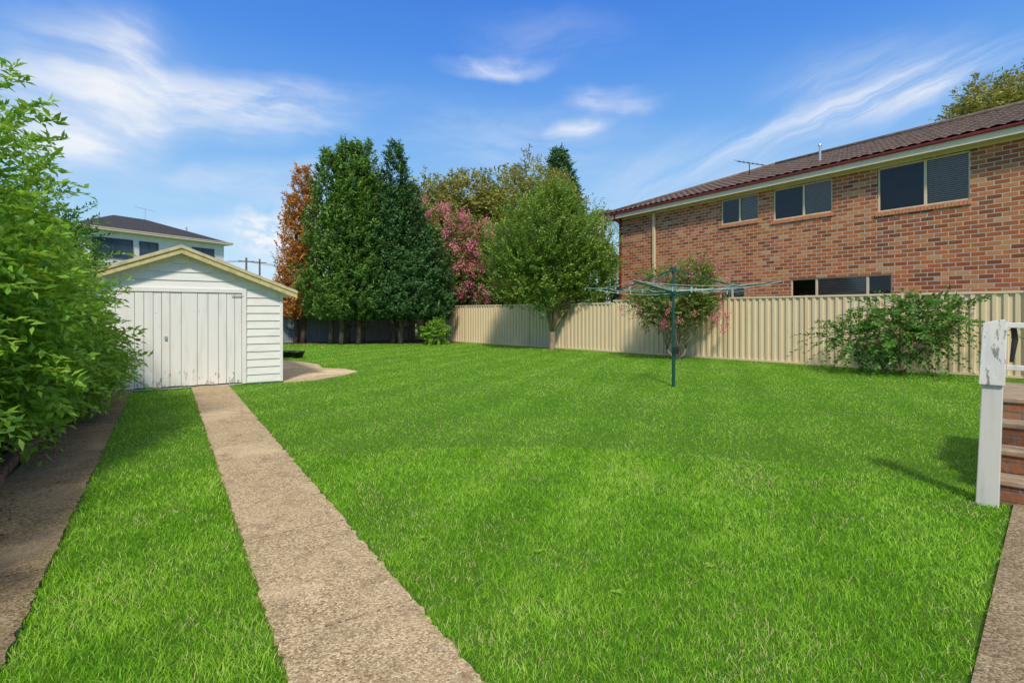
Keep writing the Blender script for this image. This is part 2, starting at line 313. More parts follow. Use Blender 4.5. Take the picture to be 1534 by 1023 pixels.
# ---------------------------------------------------------------- lawn blades
def wob(a): return .022*np.sin(a*9.1)+.018*np.sin(a*23.7+1)+.012*np.sin(a*51+2)
def grass_ok(X,Y,jit):
    w=wob(Y)+jit; w2=wob(X)+jit
    mid=(X>-.60-w)&(X<.43+w)&(Y<12.6)
    main=(X>1.07-w)&((Y<12.6)|(X>2.16))&(X<fx(Y)-.03)
    ok=(mid|main)&(Y<29.4)&(Y>-1)
    ok&=~((Y<pl(X)-w2+.02)&(X>1.2))
    a=(X-5.5)*.974+(Y-1.5)*.225; bb=-(X-5.5)*.225+(Y-1.5)*.974
    ok&=~((a>0.03)&(bb<0.0))
    def inpoly(poly):
        ins=np.zeros(len(X),bool)
        for i in range(len(poly)):
            x1,y1=poly[i]; x2,y2=poly[(i+1)%len(poly)]
            c=((y1>Y)!=(y2>Y)); c2=X<(x2-x1)*(Y-y1)/((y2-y1) if y2!=y1 else 1e-9)+x1; ins^=(c&c2)
        return ins
    ok&=~inpoly(sl); ok&=~inpoly(bed)
    return ok
def blades(n,D0,D1,two):
    g=np.linspace(D0,D1,400); dens=np.minimum(1,(3/g))**1.25*g; cdf=np.cumsum(dens); cdf/=cdf[-1]
    R=np.interp(rng.uniform(0,1,n),cdf,g)+rng.uniform(-.05,.05,n); th=rng.uniform(YAW-1.05,YAW+1.0,n)
    X=R*np.sin(th); Y=R*np.cos(th); ok=grass_ok(X,Y,rng.normal(0,.02,n)); X,Y,R=X[ok],Y[ok],R[ok]; k=len(X)
    lush=.5+.2*np.sin(X*1.7+np.sin(Y*1.3))*np.sin(Y*1.1+1)+.22*np.sin(X*4.3+2*np.sin(Y*3.))*np.sin(Y*3.7+np.sin(X*2.1))+.22*np.sin(X*11.3+2*np.sin(Y*7.))*np.sin(Y*9.7+2*np.sin(X*6.1))+.16*np.sin(X*31+2*np.sin(Y*17.))*np.sin(Y*27+2*np.sin(X*16))
    band=.085*np.sin((X*.6-Y*.8)*2*np.pi/1.1)
    Wd=.0030*np.maximum(1,(R/3))**.76*rng.uniform(.7,1.4,k); H=(.020+.015*lush)*rng.uniform(.5,1.35,k)*np.maximum(1,R/10)**.2
    az=rng.uniform(0,2*np.pi,k); ln=rng.uniform(.2,1.3,k)*H*1.1; fa=rng.uniform(0,2*np.pi,k)
    s=np.stack([np.cos(fa),np.sin(fa),0*fa],1)*Wd[:,None]*.5; l=np.stack([np.cos(az),np.sin(az),0*az],1)*ln[:,None]; B=np.stack([X,Y,np.full(k,-.012)],1); U=np.array([0,0,1.])
    tint=np.clip(.34+.30*lush+band+rng.normal(0,.19,k),0,.85); dry=rng.uniform(0,1,k)<(.035+.16*(lush<.28)); tint=np.where(dry,rng.uniform(.87,1,k),tint)
    if two:
        M=B+l*.35+U*(H*.62)[:,None]; T=B+l+U*(H)[:,None]
        V=np.stack([B-s,B+s,M+s*.8,M-s*.8,T+s*.12,T-s*.12],1).reshape(-1,3); i=np.arange(k)[:,None]*6
        Fa=np.concatenate([i+np.array([0,1,2,3]),i+np.array([3,2,4,5])]); return V,Fa,np.repeat(tint,6)
    T=B+l+U*H[:,None]; V=np.stack([B-s,B+s,T],1).reshape(-1,3); return V,np.arange(k*3).reshape(k,3),np.repeat(tint,3)
m,b,o=newmat('grass_blade'); at=b.node('ShaderNodeAttribute',attribute_name='tint').outputs['Fac']
pn=b.noise(oc(b),.5,2,.6); f=b.m('ADD',at,b.m('MULTIPLY',b.m('SUBTRACT',pn,.5),.4))
c=b.ramp(f,[(0,(.08,.25,.012)),(.35,(.19,.46,.022)),(.62,(.34,.65,.045)),(.84,(.54,.80,.13)),(.92,(.74,.70,.30)),(1,(.80,.70,.40))])
p=b.node('ShaderNodeBsdfDiffuse'); b.put(p.inputs[0],c)
t=b.node('ShaderNodeBsdfTranslucent'); b.put(t.inputs[0],c); mx=b.node('ShaderNodeMixShader'); mx.inputs[0].default_value=.35
b.l.new(p.outputs[0],mx.inputs[1]); b.l.new(t.outputs[0],mx.inputs[2]); b.l.new(mx.outputs[0],o.inputs[0]); M_grass=m
e=empty('lawn_grass')
V,Fa,t=blades(300000,.8,6,True); fastmesh('near_blades',V,Fa,M_grass,e,t)
V,Fa,t=blades(540000,6,32,False); fastmesh('far_blades',V,Fa,M_grass,e,t)
n=5; PP=[];AA=[];LL=[]
wx=rng.uniform(1.4,5,n); wy=rng.uniform(1.5,4,n); wx[0],wy[0]=2.02,2.1
for i in range(n):
    for j in range(9):
        a=j*.7+rng.normal()*.25; PP.append((wx[i],wy[i],.012)); AA.append((math.cos(a),math.sin(a),.28)); LL.append(rng.uniform(.02,.05))
leafobj('lawn_weeds',(np.array(PP),np.array(AA),np.tile([0,0,1.],(len(PP),1)),np.array(LL),np.array(LL)*.35,rng.uniform(.6,1,len(PP))),L_hedge,None)
# ---------------------------------------------------------------- shed
e=empty('weatherboard_shed'); RX,RZ,S=.245,2.78,.397; X0,X1,Y0,Y1=-1.64,2.13,12.68,18.4
rz=lambda x:RZ-abs(x-RX)*S
body=MB().prism([(X0+.02,0),(X1-.02,0),(X1-.02,rz(X1)-.05),(RX,RZ-.05),(X0+.02,rz(X0)-.05)],Y0,Y1); body.obj('walls',M_board,e)
mb=MB(); z=0.03; bh=.165
DX0,DX1,DZ=-1.28,1.34,1.93
while z<RZ-.1:
    zt=z+bh-.004; lim=(RZ-.06-zt)/S
    xl,xr=max(X0,RX-lim),min(X1,RX+lim)
    segs=[(DX1+.09,xr)] if z<DZ-.02 else [(xl,xr)]
    if z<DZ-.02: segs.append((xl,DX0-.09))
    for a,c in segs:
        if c-a>.05: mb.hexa([(a,Y0-.032,z),(c,Y0-.032,z),(c,Y0-.002,z),(a,Y0-.002,z),(a,Y0-.012,zt),(c,Y0-.012,zt),(c,Y0-.002,zt),(a,Y0-.002,zt)])
    if zt<rz(X1)-.05:
        mb.hexa([(X1+.012,Y0,z),(X1+.012,Y1,z),(X1-.01,Y1,z),(X1-.01,Y0,z),(X1-.006,Y0,zt),(X1-.006,Y1,zt),(X1-.01,Y1,zt),(X1-.01,Y0,zt)])
    z+=bh
mb.obj('weatherboards',M_board,e)
mb=MB(); mb.box(X1-.045,X1+.02,Y0-.042,Y0-.034,.02,rz(X1)-.07); mb.box(DX1,DX1+.085,Y0-.05,Y0-.003,.02,DZ+.09); mb.box(DX0-.085,DX0,Y0-.05,Y0-.003,.02,DZ+.09); mb.box(DX0,DX1,Y0-.05,Y0-.003,DZ+.005,DZ+.09)
mb.obj('door_frame_trim',M_board,e,bevel=.004)
mb=MB(); x=DX0+.006; ws=[]
while x<DX1-.05:
    w=rng.choice([.14,.19,.3,.28,.15]); w=min(w,DX1-x)
    if DX1-(x+w)<.08: w=DX1-x
    yy=Y0-.03+rng.normal()*.003; mb.box(x,x+w-.007,yy,Y0-.004,.035+abs(rng.normal())*.012,DZ-rng.uniform(0,.012)); x+=w
mb.obj('door_planks',M_white,e,bevel=.003)
MB().box(DX0,DX1,Y0-.012,Y0-.0035,.03,DZ).obj('door_gap_backing',M_dark,e)
mb=MB(); mb.box(DX1-.2,DX1+.02,Y0-.058,Y0-.052,1.86,1.885).box(-.04,.0,Y0-.06,Y0-.035,.98,1.06)
mb.obj('hinges_and_latch',M_galv,e,bevel=.002)
YO=12.42
for sgn,xe in ((1,2.41),(-1,-1.92)):
    zt=lambda x:RZ+.06-abs(x-RX)*S
    mb=MB(); N=56; V=[];Fc=[]
    for i in range(2*N+1):
        y=YO-.02+(Y1+.2-YO)*i/(2*N); dz=.012*(1 if i%2 else -1)
        V+=[(RX,y,zt(RX)+dz+.02),(xe,y,zt(xe)+dz+.02)]
    for i in range(2*N): Fc.append((2*i,2*i+1,2*i+3,2*i+2))
    mobj('corrugated_roof',V,Fc,M_metal,e)
    MB().hexa([(RX,YO,zt(RX)-.145),(xe,YO,zt(xe)-.145),(xe,YO+.03,zt(xe)-.145),(RX,YO+.03,zt(RX)-.145),(RX,YO,zt(RX)),(xe,YO,zt(xe)),(xe,YO+.03,zt(xe)),(RX,YO+.03,zt(RX))]).obj('barge_board',M_barge,e,bevel=.004)
    MB().hexa([(RX,YO-.025,zt(RX)-.04),(xe,YO-.025,zt(xe)-.04),(xe,YO-.002,zt(xe)-.04),(RX,YO-.002,zt(RX)-.04),(RX,YO-.025,zt(RX)+.012),(xe,YO-.025,zt(xe)+.012),(xe,YO-.002,zt(xe)+.012),(RX,YO-.002,zt(RX)+.012)]).obj('barge_cap',M_barge,e)
    MB().hexa([(RX,YO+.032,zt(RX)-.1),(xe-sgn*.03,YO+.032,zt(xe)-.09),(xe-sgn*.03,Y1,zt(xe)-.09),(RX,Y1,zt(RX)-.1),(RX,YO+.032,zt(RX)-.02),(xe-sgn*.03,YO+.032,zt(xe)-.02),(xe-sgn*.03,Y1,zt(xe)-.02),(RX,Y1,zt(RX)-.02)]).obj('soffit',M_board,e)
# ---------------------------------------------------------------- fences
def ribfence(name,p0,p1,tops,mat,period=.2,depth=.032,plinth=None,flip=1):
    e=empty(name); p0=np.array(p0,float); p1=np.array(p1,float); L=np.linalg.norm(p1-p0); d=(p1-p0)/L; nn=np.array([d[1],-d[0]])*flip
    prof=[(0,0),(.42,0),(.52,1),(.88,1),(.98,0)]
    npan=int(round(L/2.37)); pw=L/npan; V=[];Fc=[]; cap=MB(); post=MB()
    def pt(s,o,z): q=p0+d*s+nn*o; return (q[0],q[1],z)
    for i in range(npan):
        s0=i*pw; top=tops((p0+d*(s0+pw/2))[1],(p0+d*(s0+pw/2))[0]); k=0
        ss=[]
        while k*period<pw-.03:
            for a,o in prof:
                s=(k+a)*period
                if s<pw: ss.append((s0+s,o*depth))
            k+=1
        ss.append((s0+pw,0))
        for j,(s,o) in enumerate(ss):
            V+=[pt(s,o,.03),pt(s,o,top)]
            if j: n=len(V); Fc.append((n-4,n-2,n-1,n-3))
        def bx(B,a,c,o0,o1,z0,z1): B.hexa([pt(a,o0,z0),pt(c,o0,z0),pt(c,o1,z0),pt(a,o1,z0),pt(a,o0,z1),pt(c,o0,z1),pt(c,o1,z1),pt(a,o1,z1)])
        bx(cap,s0+.03,s0+pw-.03,-.012,depth+.012,top-.045,top+.008); bx(cap,s0+.03,s0+pw-.03,-.012,depth+.01,.0,.06)
        bx(post,s0-.028,s0+.028,-.02,depth+.02,-.1,top+.012)
    mobj('sheets',V,Fc,mat,e); cap.obj('rails',mat,e); post.obj('posts',mat,e); return e
ribfence('cream_steel_fence',(fx(-3),-3),(fx(29.3),29.3),lambda y,x:2.03 if y<16.5 else 1.93,M_fence,flip=-1,depth=.042)
ribfence('grey_boundary_fence',(-8,29.6),(fx(29.6),29.6),lambda y,x:1.8,M_bfence,.12,.03)
ribfence('grey_boundary_fence',(-4.2,-3),(-4.2,29.5),lambda y,x:1.7,M_bfence,.15,.03)
# ---------------------------------------------------------------- brick house
e=empty('brick_house'); HX=17.9; HY0,HY1=-5.,18.35; HXB=27.5; wt=6.0
wins=[(11.34,12.88,4.90,5.84),(8.8,10.78,4.76,5.84),(5.3,7.5,4.53,5.84),(7.12,10.16,1.3,2.68),(11.9,12.95,1.5,2.55),(1.6,3.6,4.53,5.84)]
ys=sorted({HY0,HY1,*[w[0] for w in wins],*[w[1] for w in wins]}); zs=sorted({-.1,wt,*[w[2] for w in wins],*[w[3] for w in wins]})
V=[];Fc=[]
for a,c in zip(ys[:-1],ys[1:]):
    for z0,z1 in zip(zs[:-1],zs[1:]):
        ym,zm=(a+c)/2,(z0+z1)/2
        if any(w[0]<ym<w[1] and w[2]<zm<w[3] for w in wins): continue
        n=len(V); V+=[(HX,a,z0),(HX,a,z1),(HX,c,z1),(HX,c,z0)]; Fc.append((n,n+1,n+2,n+3))
for w in wins:
    for q in ([(HX,w[0],w[2]),(HX+.12,w[0],w[2]),(HX+.12,w[0],w[3]),(HX,w[0],w[3])],[(HX,w[1],w[2]),(HX,w[1],w[3]),(HX+.12,w[1],w[3]),(HX+.12,w[1],w[2])],[(HX,w[0],w[3]),(HX+.12,w[0],w[3]),(HX+.12,w[1],w[3]),(HX,w[1],w[3])],[(HX,w[0],w[2]),(HX,w[1],w[2]),(HX+.12,w[1],w[2]),(HX+.12,w[0],w[2])]):
        n=len(V); V+=q; Fc.append((n,n+1,n+2,n+3))
mobj('wall_side',V,Fc,M_brick,e)
mobj('wall_end',[(HX,HY1,-.1),(HXB,HY1,-.1),(HXB,HY1,wt),(HX,HY1,wt),(HX,HY0,-.1),(HXB,HY0,-.1),(HXB,HY0,wt),(HX,HY0,wt)],[(0,1,2,3),(4,7,6,5),(1,5,6,2)],brickmat('brick_wall_end','x'),e)
fr=MB(); gl=MB(); bl=MB(); dk=MB(); si=MB()
muls=[[.5],[.47],[.46],[.22,.72],[.5],[.5]]; blinds=[(0,.5),(0,.47),(0,.46),(.22,.72),(0,1),(0,1)]
for w,mu,bb in zip(wins,muls,blinds):
    y0,y1,z0,z1=w; f=.045; xa,xb=HX+.03,HX+.085
    fr.box(xa,xb,y0,y0+f,z0,z1).box(xa,xb,y1-f,y1,z0,z1).box(xa,xb,y0+f,y1-f,z1-f,z1).box(xa,xb,y0+f,y1-f,z0,z0+f)
    for k in mu:
        ym=y0+(y1-y0)*k; fr.box(xa+.002,xb-.002,ym-.035,ym+.035,z0+f,z1-f)
    gl.box(HX+.06,HX+.064,y0+f,y1-f,z0+f,z1-f)
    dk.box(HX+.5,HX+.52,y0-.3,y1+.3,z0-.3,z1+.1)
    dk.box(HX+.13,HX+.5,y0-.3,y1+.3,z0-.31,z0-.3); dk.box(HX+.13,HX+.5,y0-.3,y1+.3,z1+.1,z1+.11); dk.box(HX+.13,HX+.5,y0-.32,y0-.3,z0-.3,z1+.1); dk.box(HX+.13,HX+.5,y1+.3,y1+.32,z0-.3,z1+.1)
    ya,yb=y0+f+(y1-y0)*bb[0],y0+(y1-y0)*bb[1]-f; z=z0+f+.01
    while z<z1-f-.01:
        bl.hexa([(HX+.085,ya,z),(HX+.085,yb,z),(HX+.095,yb,z+.040),(HX+.095,ya,z+.040),(HX+.088,ya,z),(HX+.088,yb,z),(HX+.098,yb,z+.041),(HX+.098,ya,z+.041)]) ; z+=.055
    y=y0-.03
    while y<y1+.03: si.hexa([(HX-.045,y,z0-.13),(HX-.045,y+.077,z0-.13),(HX+.1,y+.077,z0-.1),(HX+.1,y,z0-.1),(HX-.035,y,z0-.02),(HX-.035,y+.077,z0-.02),(HX+.1,y+.077,z0-.004),(HX+.1,y,z0-.004)]); y+=.088
fr.obj('window_frames',M_cream,e,bevel=.004); gl.obj('window_glass',M_glass,e); bl.obj('window_blinds',M_blind,e); dk.obj('window_interior',M_dark,e); si.obj('brick_sills',M_sill,e,bevel=.004)
EX=17.52; EY=HY1+.45; EY0=HY0-.5; EXB=HXB+.5
mobj('soffit',[(EX,EY0,wt),(EXB,EY0,wt),(EXB,EY,wt),(EX,EY,wt)],[(0,1,2,3)],M_cream2,e)
MB().box(EX-.02,EX,EY0,EY,wt-.09,wt+.17).box(EX,EXB,EY,EY+.02,wt-.09,wt+.17).obj('fascia',M_cream2,e)
MB().box(EX-.10,EX-.022,EY0-.1,EY+.10,wt+.09,wt+.165).box(EX-.02,EXB,EY+.022,EY+.10,wt+.09,wt+.165).obj('gutter',M_maroon,e,bevel=.015)
MB().box(HX-.09,HX-.005,HY1-.12,HY1-.03,0,wt-.05).tube([(EX-.04,HY1-.075,wt+.08),(EX-.04,HY1-.075,wt-.08),(HX-.045,HY1-.075,wt-.35)],[.04,.04,.04],8).obj('maroon_downpipe',M_maroon,e,bevel=.01)
MB().box(HX-.09,HX-.005,16.15,16.28,0,wt-.1).obj('cream_downpipe',M_cream,e,bevel=.01)
MB().box(HX-.012,HX-.002,HY0,HY1,wt-.14,wt-.004).obj('wall_top_trim',M_cream2,e)
def tileroof(name,x0,x1,y0,y1,zb,pitch,mat,parent,du=.05,rib=.035,period=.3,row=.34):
    w=(x1-x0)/2; tp=math.tan(pitch); nr=int(w/(row*math.cos(pitch)))
    for side in range(4):
        if side<2: lo,hi=y0,y1
        else: lo,hi=x0,x1
        us=np.arange(lo,hi+du,du); V=[];Fc=[]; rows=[]
        for r in range(nr+1):
            s=min(r*w/nr,w); rows.append((s,s*tp+.035)); 
            if r<nr: rows.append((s+w/nr*.999,(s+w/nr)*tp))
        for (s,h) in rows:
            uc=np.clip(us,lo+s,max(hi-s,lo+s)); hz=zb+h+rib*np.abs(np.sin(us*math.pi/period))
            for u,zz in zip(uc,hz):
                V.append({0:(x0+s,u,zz),1:(x1-s,u,zz),2:(u,y0+s,zz),3:(u,y1-s,zz)}[side])
        k=len(us)
        for i in range(len(rows)-1):
            for j in range(k-1): a=i*k+j; Fc.append((a,a+1,a+k+1,a+k))
        mobj(name,V,Fc,mat,parent)
    caps=MB(); zr=zb+w*tp+.05
    caps.tube([((x0+x1)/2,y0+w,zr),((x0+x1)/2,y1-w,zr)],[.1,.1],8)
    for cx in (x0,x1):
        for cy,ye in ((y0,y0+w),(y1,y1-w)): caps.tube([(cx,cy,zb+.06),((x0+x1)/2,ye,zr)],[.09,.09],8)
    caps.obj('ridge_caps',mat,parent,smooth=True)
tileroof('tiled_roof',EX-.05,EXB,EY0,EY+.04,wt+.17,math.radians(20),M_tile,e)
mb=MB(); ax,ay=20.2,13.2; az=wt+.17+(ax-EX)*math.tan(math.radians(20))
mb.tube([(ax,ay,az-.1),(ax,ay,az+.55)],[.02,.02],6).tube([(ax-.1,ay+.5,az+.75),(ax+.1,ay-.6,az+.35)],[.015,.015],5)
for i in range(7):
    t=i/6; c=Vector((ax-.1,ay+.5,az+.75)).lerp(Vector((ax+.1,ay-.6,az+.35)),t); mb.tube([c-Vector((.3,.05,.0)),c+Vector((.3,.05,0))],[.008,.008],4)
mb.obj('roof_antenna',M_black,e)
MB().tube([(19.3,9.9,az-.5),(19.3,9.9,az+.25)],[.04,.04],10).tube([(19.3,9.9,az+.25),(19.3,9.9,az+.32)],[.065,.05],10).obj('vent_pipe',M_galv,e)
# ---------------------------------------------------------------- distant white house
e=empty('white_house',(-5.9,51.3,.35),math.radians(29.6)); w,dp,ez=13.0,10.,7.75
MB().box(.6,w-.6,.6,dp,-.4,ez).obj('walls',M_render,e)
MB().box(.2,w-.2,.2,dp+.2,ez,ez+.02).box(.05,w-.05,.03,.1,ez-.02,ez+.2).box(w-.1,w-.03,.1,dp+.3,ez-.02,ez+.2).box(.03,.1,.1,dp+.3,ez-.02,ez+.2).obj('fascia',M_cream2,e)
g=MB();fr=MB()
for a,c in ((1.6,4.3),(5.0,6.3),(9.4,11.3)):
    g.box(a,c,.57,.595,5.7,7.1); fr.box(a-.1,a,.53,.59,5.6,7.2).box(c,c+.1,.53,.59,5.6,7.2).box(a,c,.53,.59,7.1,7.2).box(a,c,.53,.59,5.6,5.7).box((a+c)/2-.04,(a+c)/2+.04,.54,.568,5.7,7.1)
g.obj('windows',simple('dark_glass',(.03,.06,.08),(.06,.1,.12),1,.08,0),e); fr.obj('window_frames',M_dtile,e)
MB().box(7.6,8.6,.5,.598,3.5,6.9).obj('render_panel',M_cream2,e)
rf=MB(); hh=1.95; k=dp/2+.2
rf.v=[(0,0,ez+.12),(w,0,ez+.12),(w,dp+.4,ez+.12),(0,dp+.4,ez+.12),(k,k,ez+.12+hh),(w-k,k,ez+.12+hh)]; rf.f=[(0,1,5,4),(1,2,5),(2,3,4,5),(3,0,4)]
mt,bb,oo=newmat('dark_tile_rows'); vv=oc(bb); x,y,z=bb.sep(vv); rr=bb.m('FRACT',bb.m('MULTIPLY',z,7.)); nz=bb.noise(vv,6,4)
principled(bb,oo,bb.mix(bb.mr(rr,0,.25),(.02,.02,.022),bb.ramp(nz,[(.3,(.045,.045,.048)),(.7,(.085,.085,.088))])),.85,rr,.5,.03,spec=.1); rf.obj('hip_roof',mt,e)
MB().tube([(w-k,k,ez+hh),(w-k,k,ez+hh+1.2)],[.02,.02],5).tube([(w-k-.9,k,ez+hh+1.15),(w-k+.9,k,ez+hh+1.0)],[.015,.015],5).tube([(w-2.6,k-2,ez+.8),(w-2.6,k-2,ez+1.6)],[.07,.07],6).obj('antenna',M_galv,e)
ps=[]
for px,D,ty in ((369,60,386),(389,66,388)):
    x,y=W(px,D); z=CH+(HZ-ty)*D/F; e=empty('utility_pole'); MB().tube([(x,y,0),(x,y,z)],[.14,.10],8).box(x-.8,x+.8,y-.05,y+.05,z-.5,z-.4).obj('pole_and_crossarm',M_wood,e); ps.append((x,y,z))
e=empty('power_lines'); mb=MB()
for o in (-.7,.0,.7):
    A=Vector((ps[0][0]+o,ps[0][1],ps[0][2]-.35)); B=A+Vector((45,12,-.4)); C=A+Vector((-40,8,0))
    for E in (B,C): mb.tube([A.lerp(E,t)-Vector((0,0,4*t*(1-t)*1.2)) for t in np.linspace(0,1,12)],[.014]*12,4)
mb.obj('wires',M_black,e)
# ---------------------------------------------------------------- clothes hoist
e=empty('rotary_clothes_line'); hx,hy=W(1009,11.1); hb=2.04
mb=MB(); mb.tube([(hx,hy,-.05),(hx,hy,.75),(hx,hy,.76),(hx,hy,2.43)],[.036,.036,.029,.029],12).tube([(hx,hy,2.36),(hx,hy,2.47)],[.055,.05],12).tube([(hx,hy,1.9),(hx,hy,2.06)],[.055,.055],12).tube([(hx,hy,.7),(hx,hy,.82)],[.045,.045],12); 
mb.obj('post',M_green,e,smooth=False)
mb=MB(); mb.box(hx-.04,hx+.1,hy-.06,hy-.02,.66,.8).tube([(hx+.05,hy-.06,.73),(hx+.05,hy-.13,.73),(hx+.05,hy-.13,.58),(hx+.05,hy-.2,.58)],[.01]*4,6); mb.obj('winding_crank',M_black,e,bevel=.008)
R=2.05; arms=MB(); st=MB(); wr=MB(); a0=math.radians(21)
tip=[]; zf=lambda r:hb-.10+.14*r/R+.02
for i in range(4):
    a=a0+i*math.pi/2; c,s=math.cos(a),math.sin(a); T=(hx+c*R,hy+s*R,hb+.04); tip.append((c,s))
    arms.tube([(hx+c*.05,hy+s*.05,hb-.10),T],[.018,.014],7)
    arms.tube([(hx+c*.05,hy+s*.05,1.86),(hx+c*.55,hy+s*.55,zf(.55)-.02)],[.012,.012],6)
    st.tube([(hx+c*.03,hy+s*.03,2.41),(hx+c*1.2,hy+s*1.2,zf(1.2))],[.013,.013],6)
for k,r in enumerate((.5,.82,1.14,1.45,1.75,2.03)):
    for i in range(4):
        c1,s1=tip[i]; c2,s2=tip[(i+1)%4]
        A=Vector((hx+c1*r,hy+s1*r,zf(r))); B=Vector((hx+c2*r,hy+s2*r,zf(r))); dr=rng.uniform(.03,.09)
        wr.tube([A.lerp(B,t)-Vector((0,0,4*t*(1-t)*dr*r)) for t in np.linspace(0,1,9)],[.0042]*9,4)
for k in range(10):
    i=rng.integers(0,4); r=rng.choice([1.14,1.45,1.75]); t=rng.uniform(.15,.85); c1,s1=tip[i]; c2,s2=tip[(i+1)%4]
    q=Vector((hx+(c1+(c2-c1)*t)*r,hy+(s1+(s2-s1)*t)*r,zf(r)-4*t*(1-t)*.06*r)); wr.box(q.x-.008,q.x+.008,q.y-.008,q.y+.008,q.z-.06,q.z+.015)
arms.obj('arms',M_green,e); st.obj('stays',M_green,e); wr.obj('line_wires',M_wire,e)
# ---------------------------------------------------------------- steps + handrail
e=empty('brick_steps',(5.5,1.5,0),math.radians(13)); mb=MB(); tr=MB()
for i in range(4):
    x0=.06+.28*i; x1=.06+.28*(i+1)-.002 if i<3 else 2.4; z=.185*(i+1)
    mb.box(x0,x1,-1.35,-.03,-.05,z-.045); tr.box(x0-.02,x1-.024,-1.37,-.015,z-.043,z)
mb.obj('brick_risers',M_brick_small,e); tr.obj('treads',M_tread,e,bevel=.008)
e=empty('timber_handrail',(5.5,1.5,0),math.radians(13))
MB().hexa([(-.08,-.05,-.05),(.04,-.05,-.05),(.04,.09,-.05),(-.08,.09,-.05),(-.03,-.085,1.38),(.07,-.085,1.38),(.07,.035,1.38),(-.03,.035,1.38)]).obj('newel_post',M_post2,e,bevel=.006)
MB().hexa([(-.072,-.085,.94),(-.052,-.085,.94),(-.052,.07,.94),(-.072,.07,.94),(-.052,-.1,1.46),(-.032,-.1,1.46),(-.032,.045,1.43),(-.052,.045,1.43)]).obj('peeling_face_board',M_post,e,bevel=.005)
mb=MB()
for z in (1.39,1.06): mb.box(-.02,.02,-1.3,-.09,z,z+.04)
mb.box(-.05,.05,-1.4,-1.3,-.02,1.44); mb.obj('rails',M_post,e,bevel=.004)
MB().tube([(.03,-.13,1.42),(.05,-.14,1.3),(.03,-.12,1.12)],[.018,.02,.013],8).obj('dark_strap',M_black,e)
for px,D in ((431,18.4),(446,18.2)):
    x,y=W(px,D); e=empty('shallow_plant_pot'); prof=[(.001,0),(.16,0),(.21,.17),(.235,.17),(.235,.21),(.205,.21),(.19,.15),(.001,.14)]
    V=[];Fc=[];K=20
    for r,z in prof:
        for k in range(K): V.append((x+r*math.cos(6.2832*k/K),y+r*math.sin(6.2832*k/K),z+.013))
    for i in range(len(prof)-1):
        for k in range(K): Fc.append((i*K+k,i*K+(k+1)%K,(i+1)*K+(k+1)%K,(i+1)*K+k))
    mobj('pot',V,Fc,M_black,e,smooth=True)
# ---------------------------------------------------------------- planting
lob=[]
for y,x,h,r in ((1.6,-2.5,1.5,.85),(3.0,-2.4,1.6,.9),(4.2,-2.35,1.9,.95),(5.3,-2.3,2.6,1.0),(6.3,-2.15,3.3,1.05),(7.2,-2.05,3.6,1.08),(8.1,-2.0,3.3,1.08),(9.0,-1.93,2.8,1.08),(9.8,-1.9,2.4,1.1),(10.6,-1.87,2.15,1.08),(11.3,-1.95,2.0,1.05)):
    lob.append((x,y,h*.5+.08,r,.95,h*.5)); lob.append((x+.2,y+.3,h*.32,r*.85,.8,h*.25))
tree('leafy_hedge',(-2.3,6,0),lob,8600,13,.38,.115,.044,L_hedge,M_bark,.5,.05,8,.3,.25,.4,rmin=.72,stems=6,hs=1.8,lr=.6)
def P_(px,D): return W(px,D)
x,y=P_(20,15.5); tree('background_tree',(x,y,0),[(x,y,3.4,1.7,1.7,1.7),(x-1.3,y-.3,3.6,1.5,1.5,1.6),(x+1.,y+.3,2.9,1.0,1.1,1.3)],2400,9,.5,.15,.07,L_shrub,M_bark,1.5,.1,8)
x,y=P_(454,27.5); conifer('dying_cypress_tree',[(x,y,8.9,1.0),(x-.5,y,7.4,.85),(x+.4,y,8,.8),(x-.1,y,4.6,1.25)],1800,12,L_brown,M_bark,[(x,y,8.2),(x-.3,y+.2,7)],.17,.07,1.2)
x,y=P_(520,27); conifer('cypress_tree',[(x-.8,y+.3,9.4,1.45),(x,y-.2,9.9,1.6),(x+.75,y-.2,10.0,1.45),(x+.2,y-.9,8.8,1.7),(x-.4,y-.6,7.2,1.8),(x+.8,y-.5,7.4,1.8),(x+1.4,y-.2,8.3,1.2)],6800,12,L_con,M_bark,[(x-.8,y,8),(x,y,8.4),(x+.7,y-.2,8.5),(x+.3,y-.9,5),(x-.5,y-.8,5)],.18,.075,1.15)
x,y=P_(598,27.3); conifer('dark_cypress_tree',[(x-.2,y,9.9,1.1),(x+.4,y,8.0,1.6),(x+1.3,y-.6,5.6,1.5),(x-.6,y-.3,7.6,1.5),(x+.3,y-.6,4.7,2.0)],4600,12,L_con2,M_bark,[(x-.3,y,8),(x+.6,y,6.5),(x+1.2,y-.5,4),(x-.2,y-.7,4)],.18,.075,1.15)
x,y=P_(692,30); tree('pink_crepe_myrtle_tree',(x,y,0),[(x,y,4.4,1.7,1.7,1.6),(x-1.2,y+.6,6.1,1.1,1.2,1.3),(x+.6,y,5.6,1.1,1.2,1.2),(x-2.1,y+1,4.8,1.,1.,1.4),(x+.7,y,3.2,1.1,1.2,1.1),(x-2.3,y+1,7.2,.5,.5,.7)],1800,9,.6,.15,.075,L_crepe,M_bark,1.6,.12,10,.7,.6,stems=2,flower=(300,L_pink,.27,2.))
for px,D,h,r in ((645,35,10.3,2.0),(700,37,11.3,2.5),(755,38,11.4,2.4)):
    x,y=P_(px,D); tree('gum_tree',(x,y,0),[(x,y,h-2.3,r,r,2.1),(x-1,y,h-3.6,r*.8,r*.8,1.9),(x+1.2,y,h-4.,r*.8,r*.8,2),(x,y,h-6,r,r,2.2),(x,y,h-8.3,r,r,2)],3000,9,.7,.26,.12,L_olive,M_bark2,3,.18,8,.4,.9)
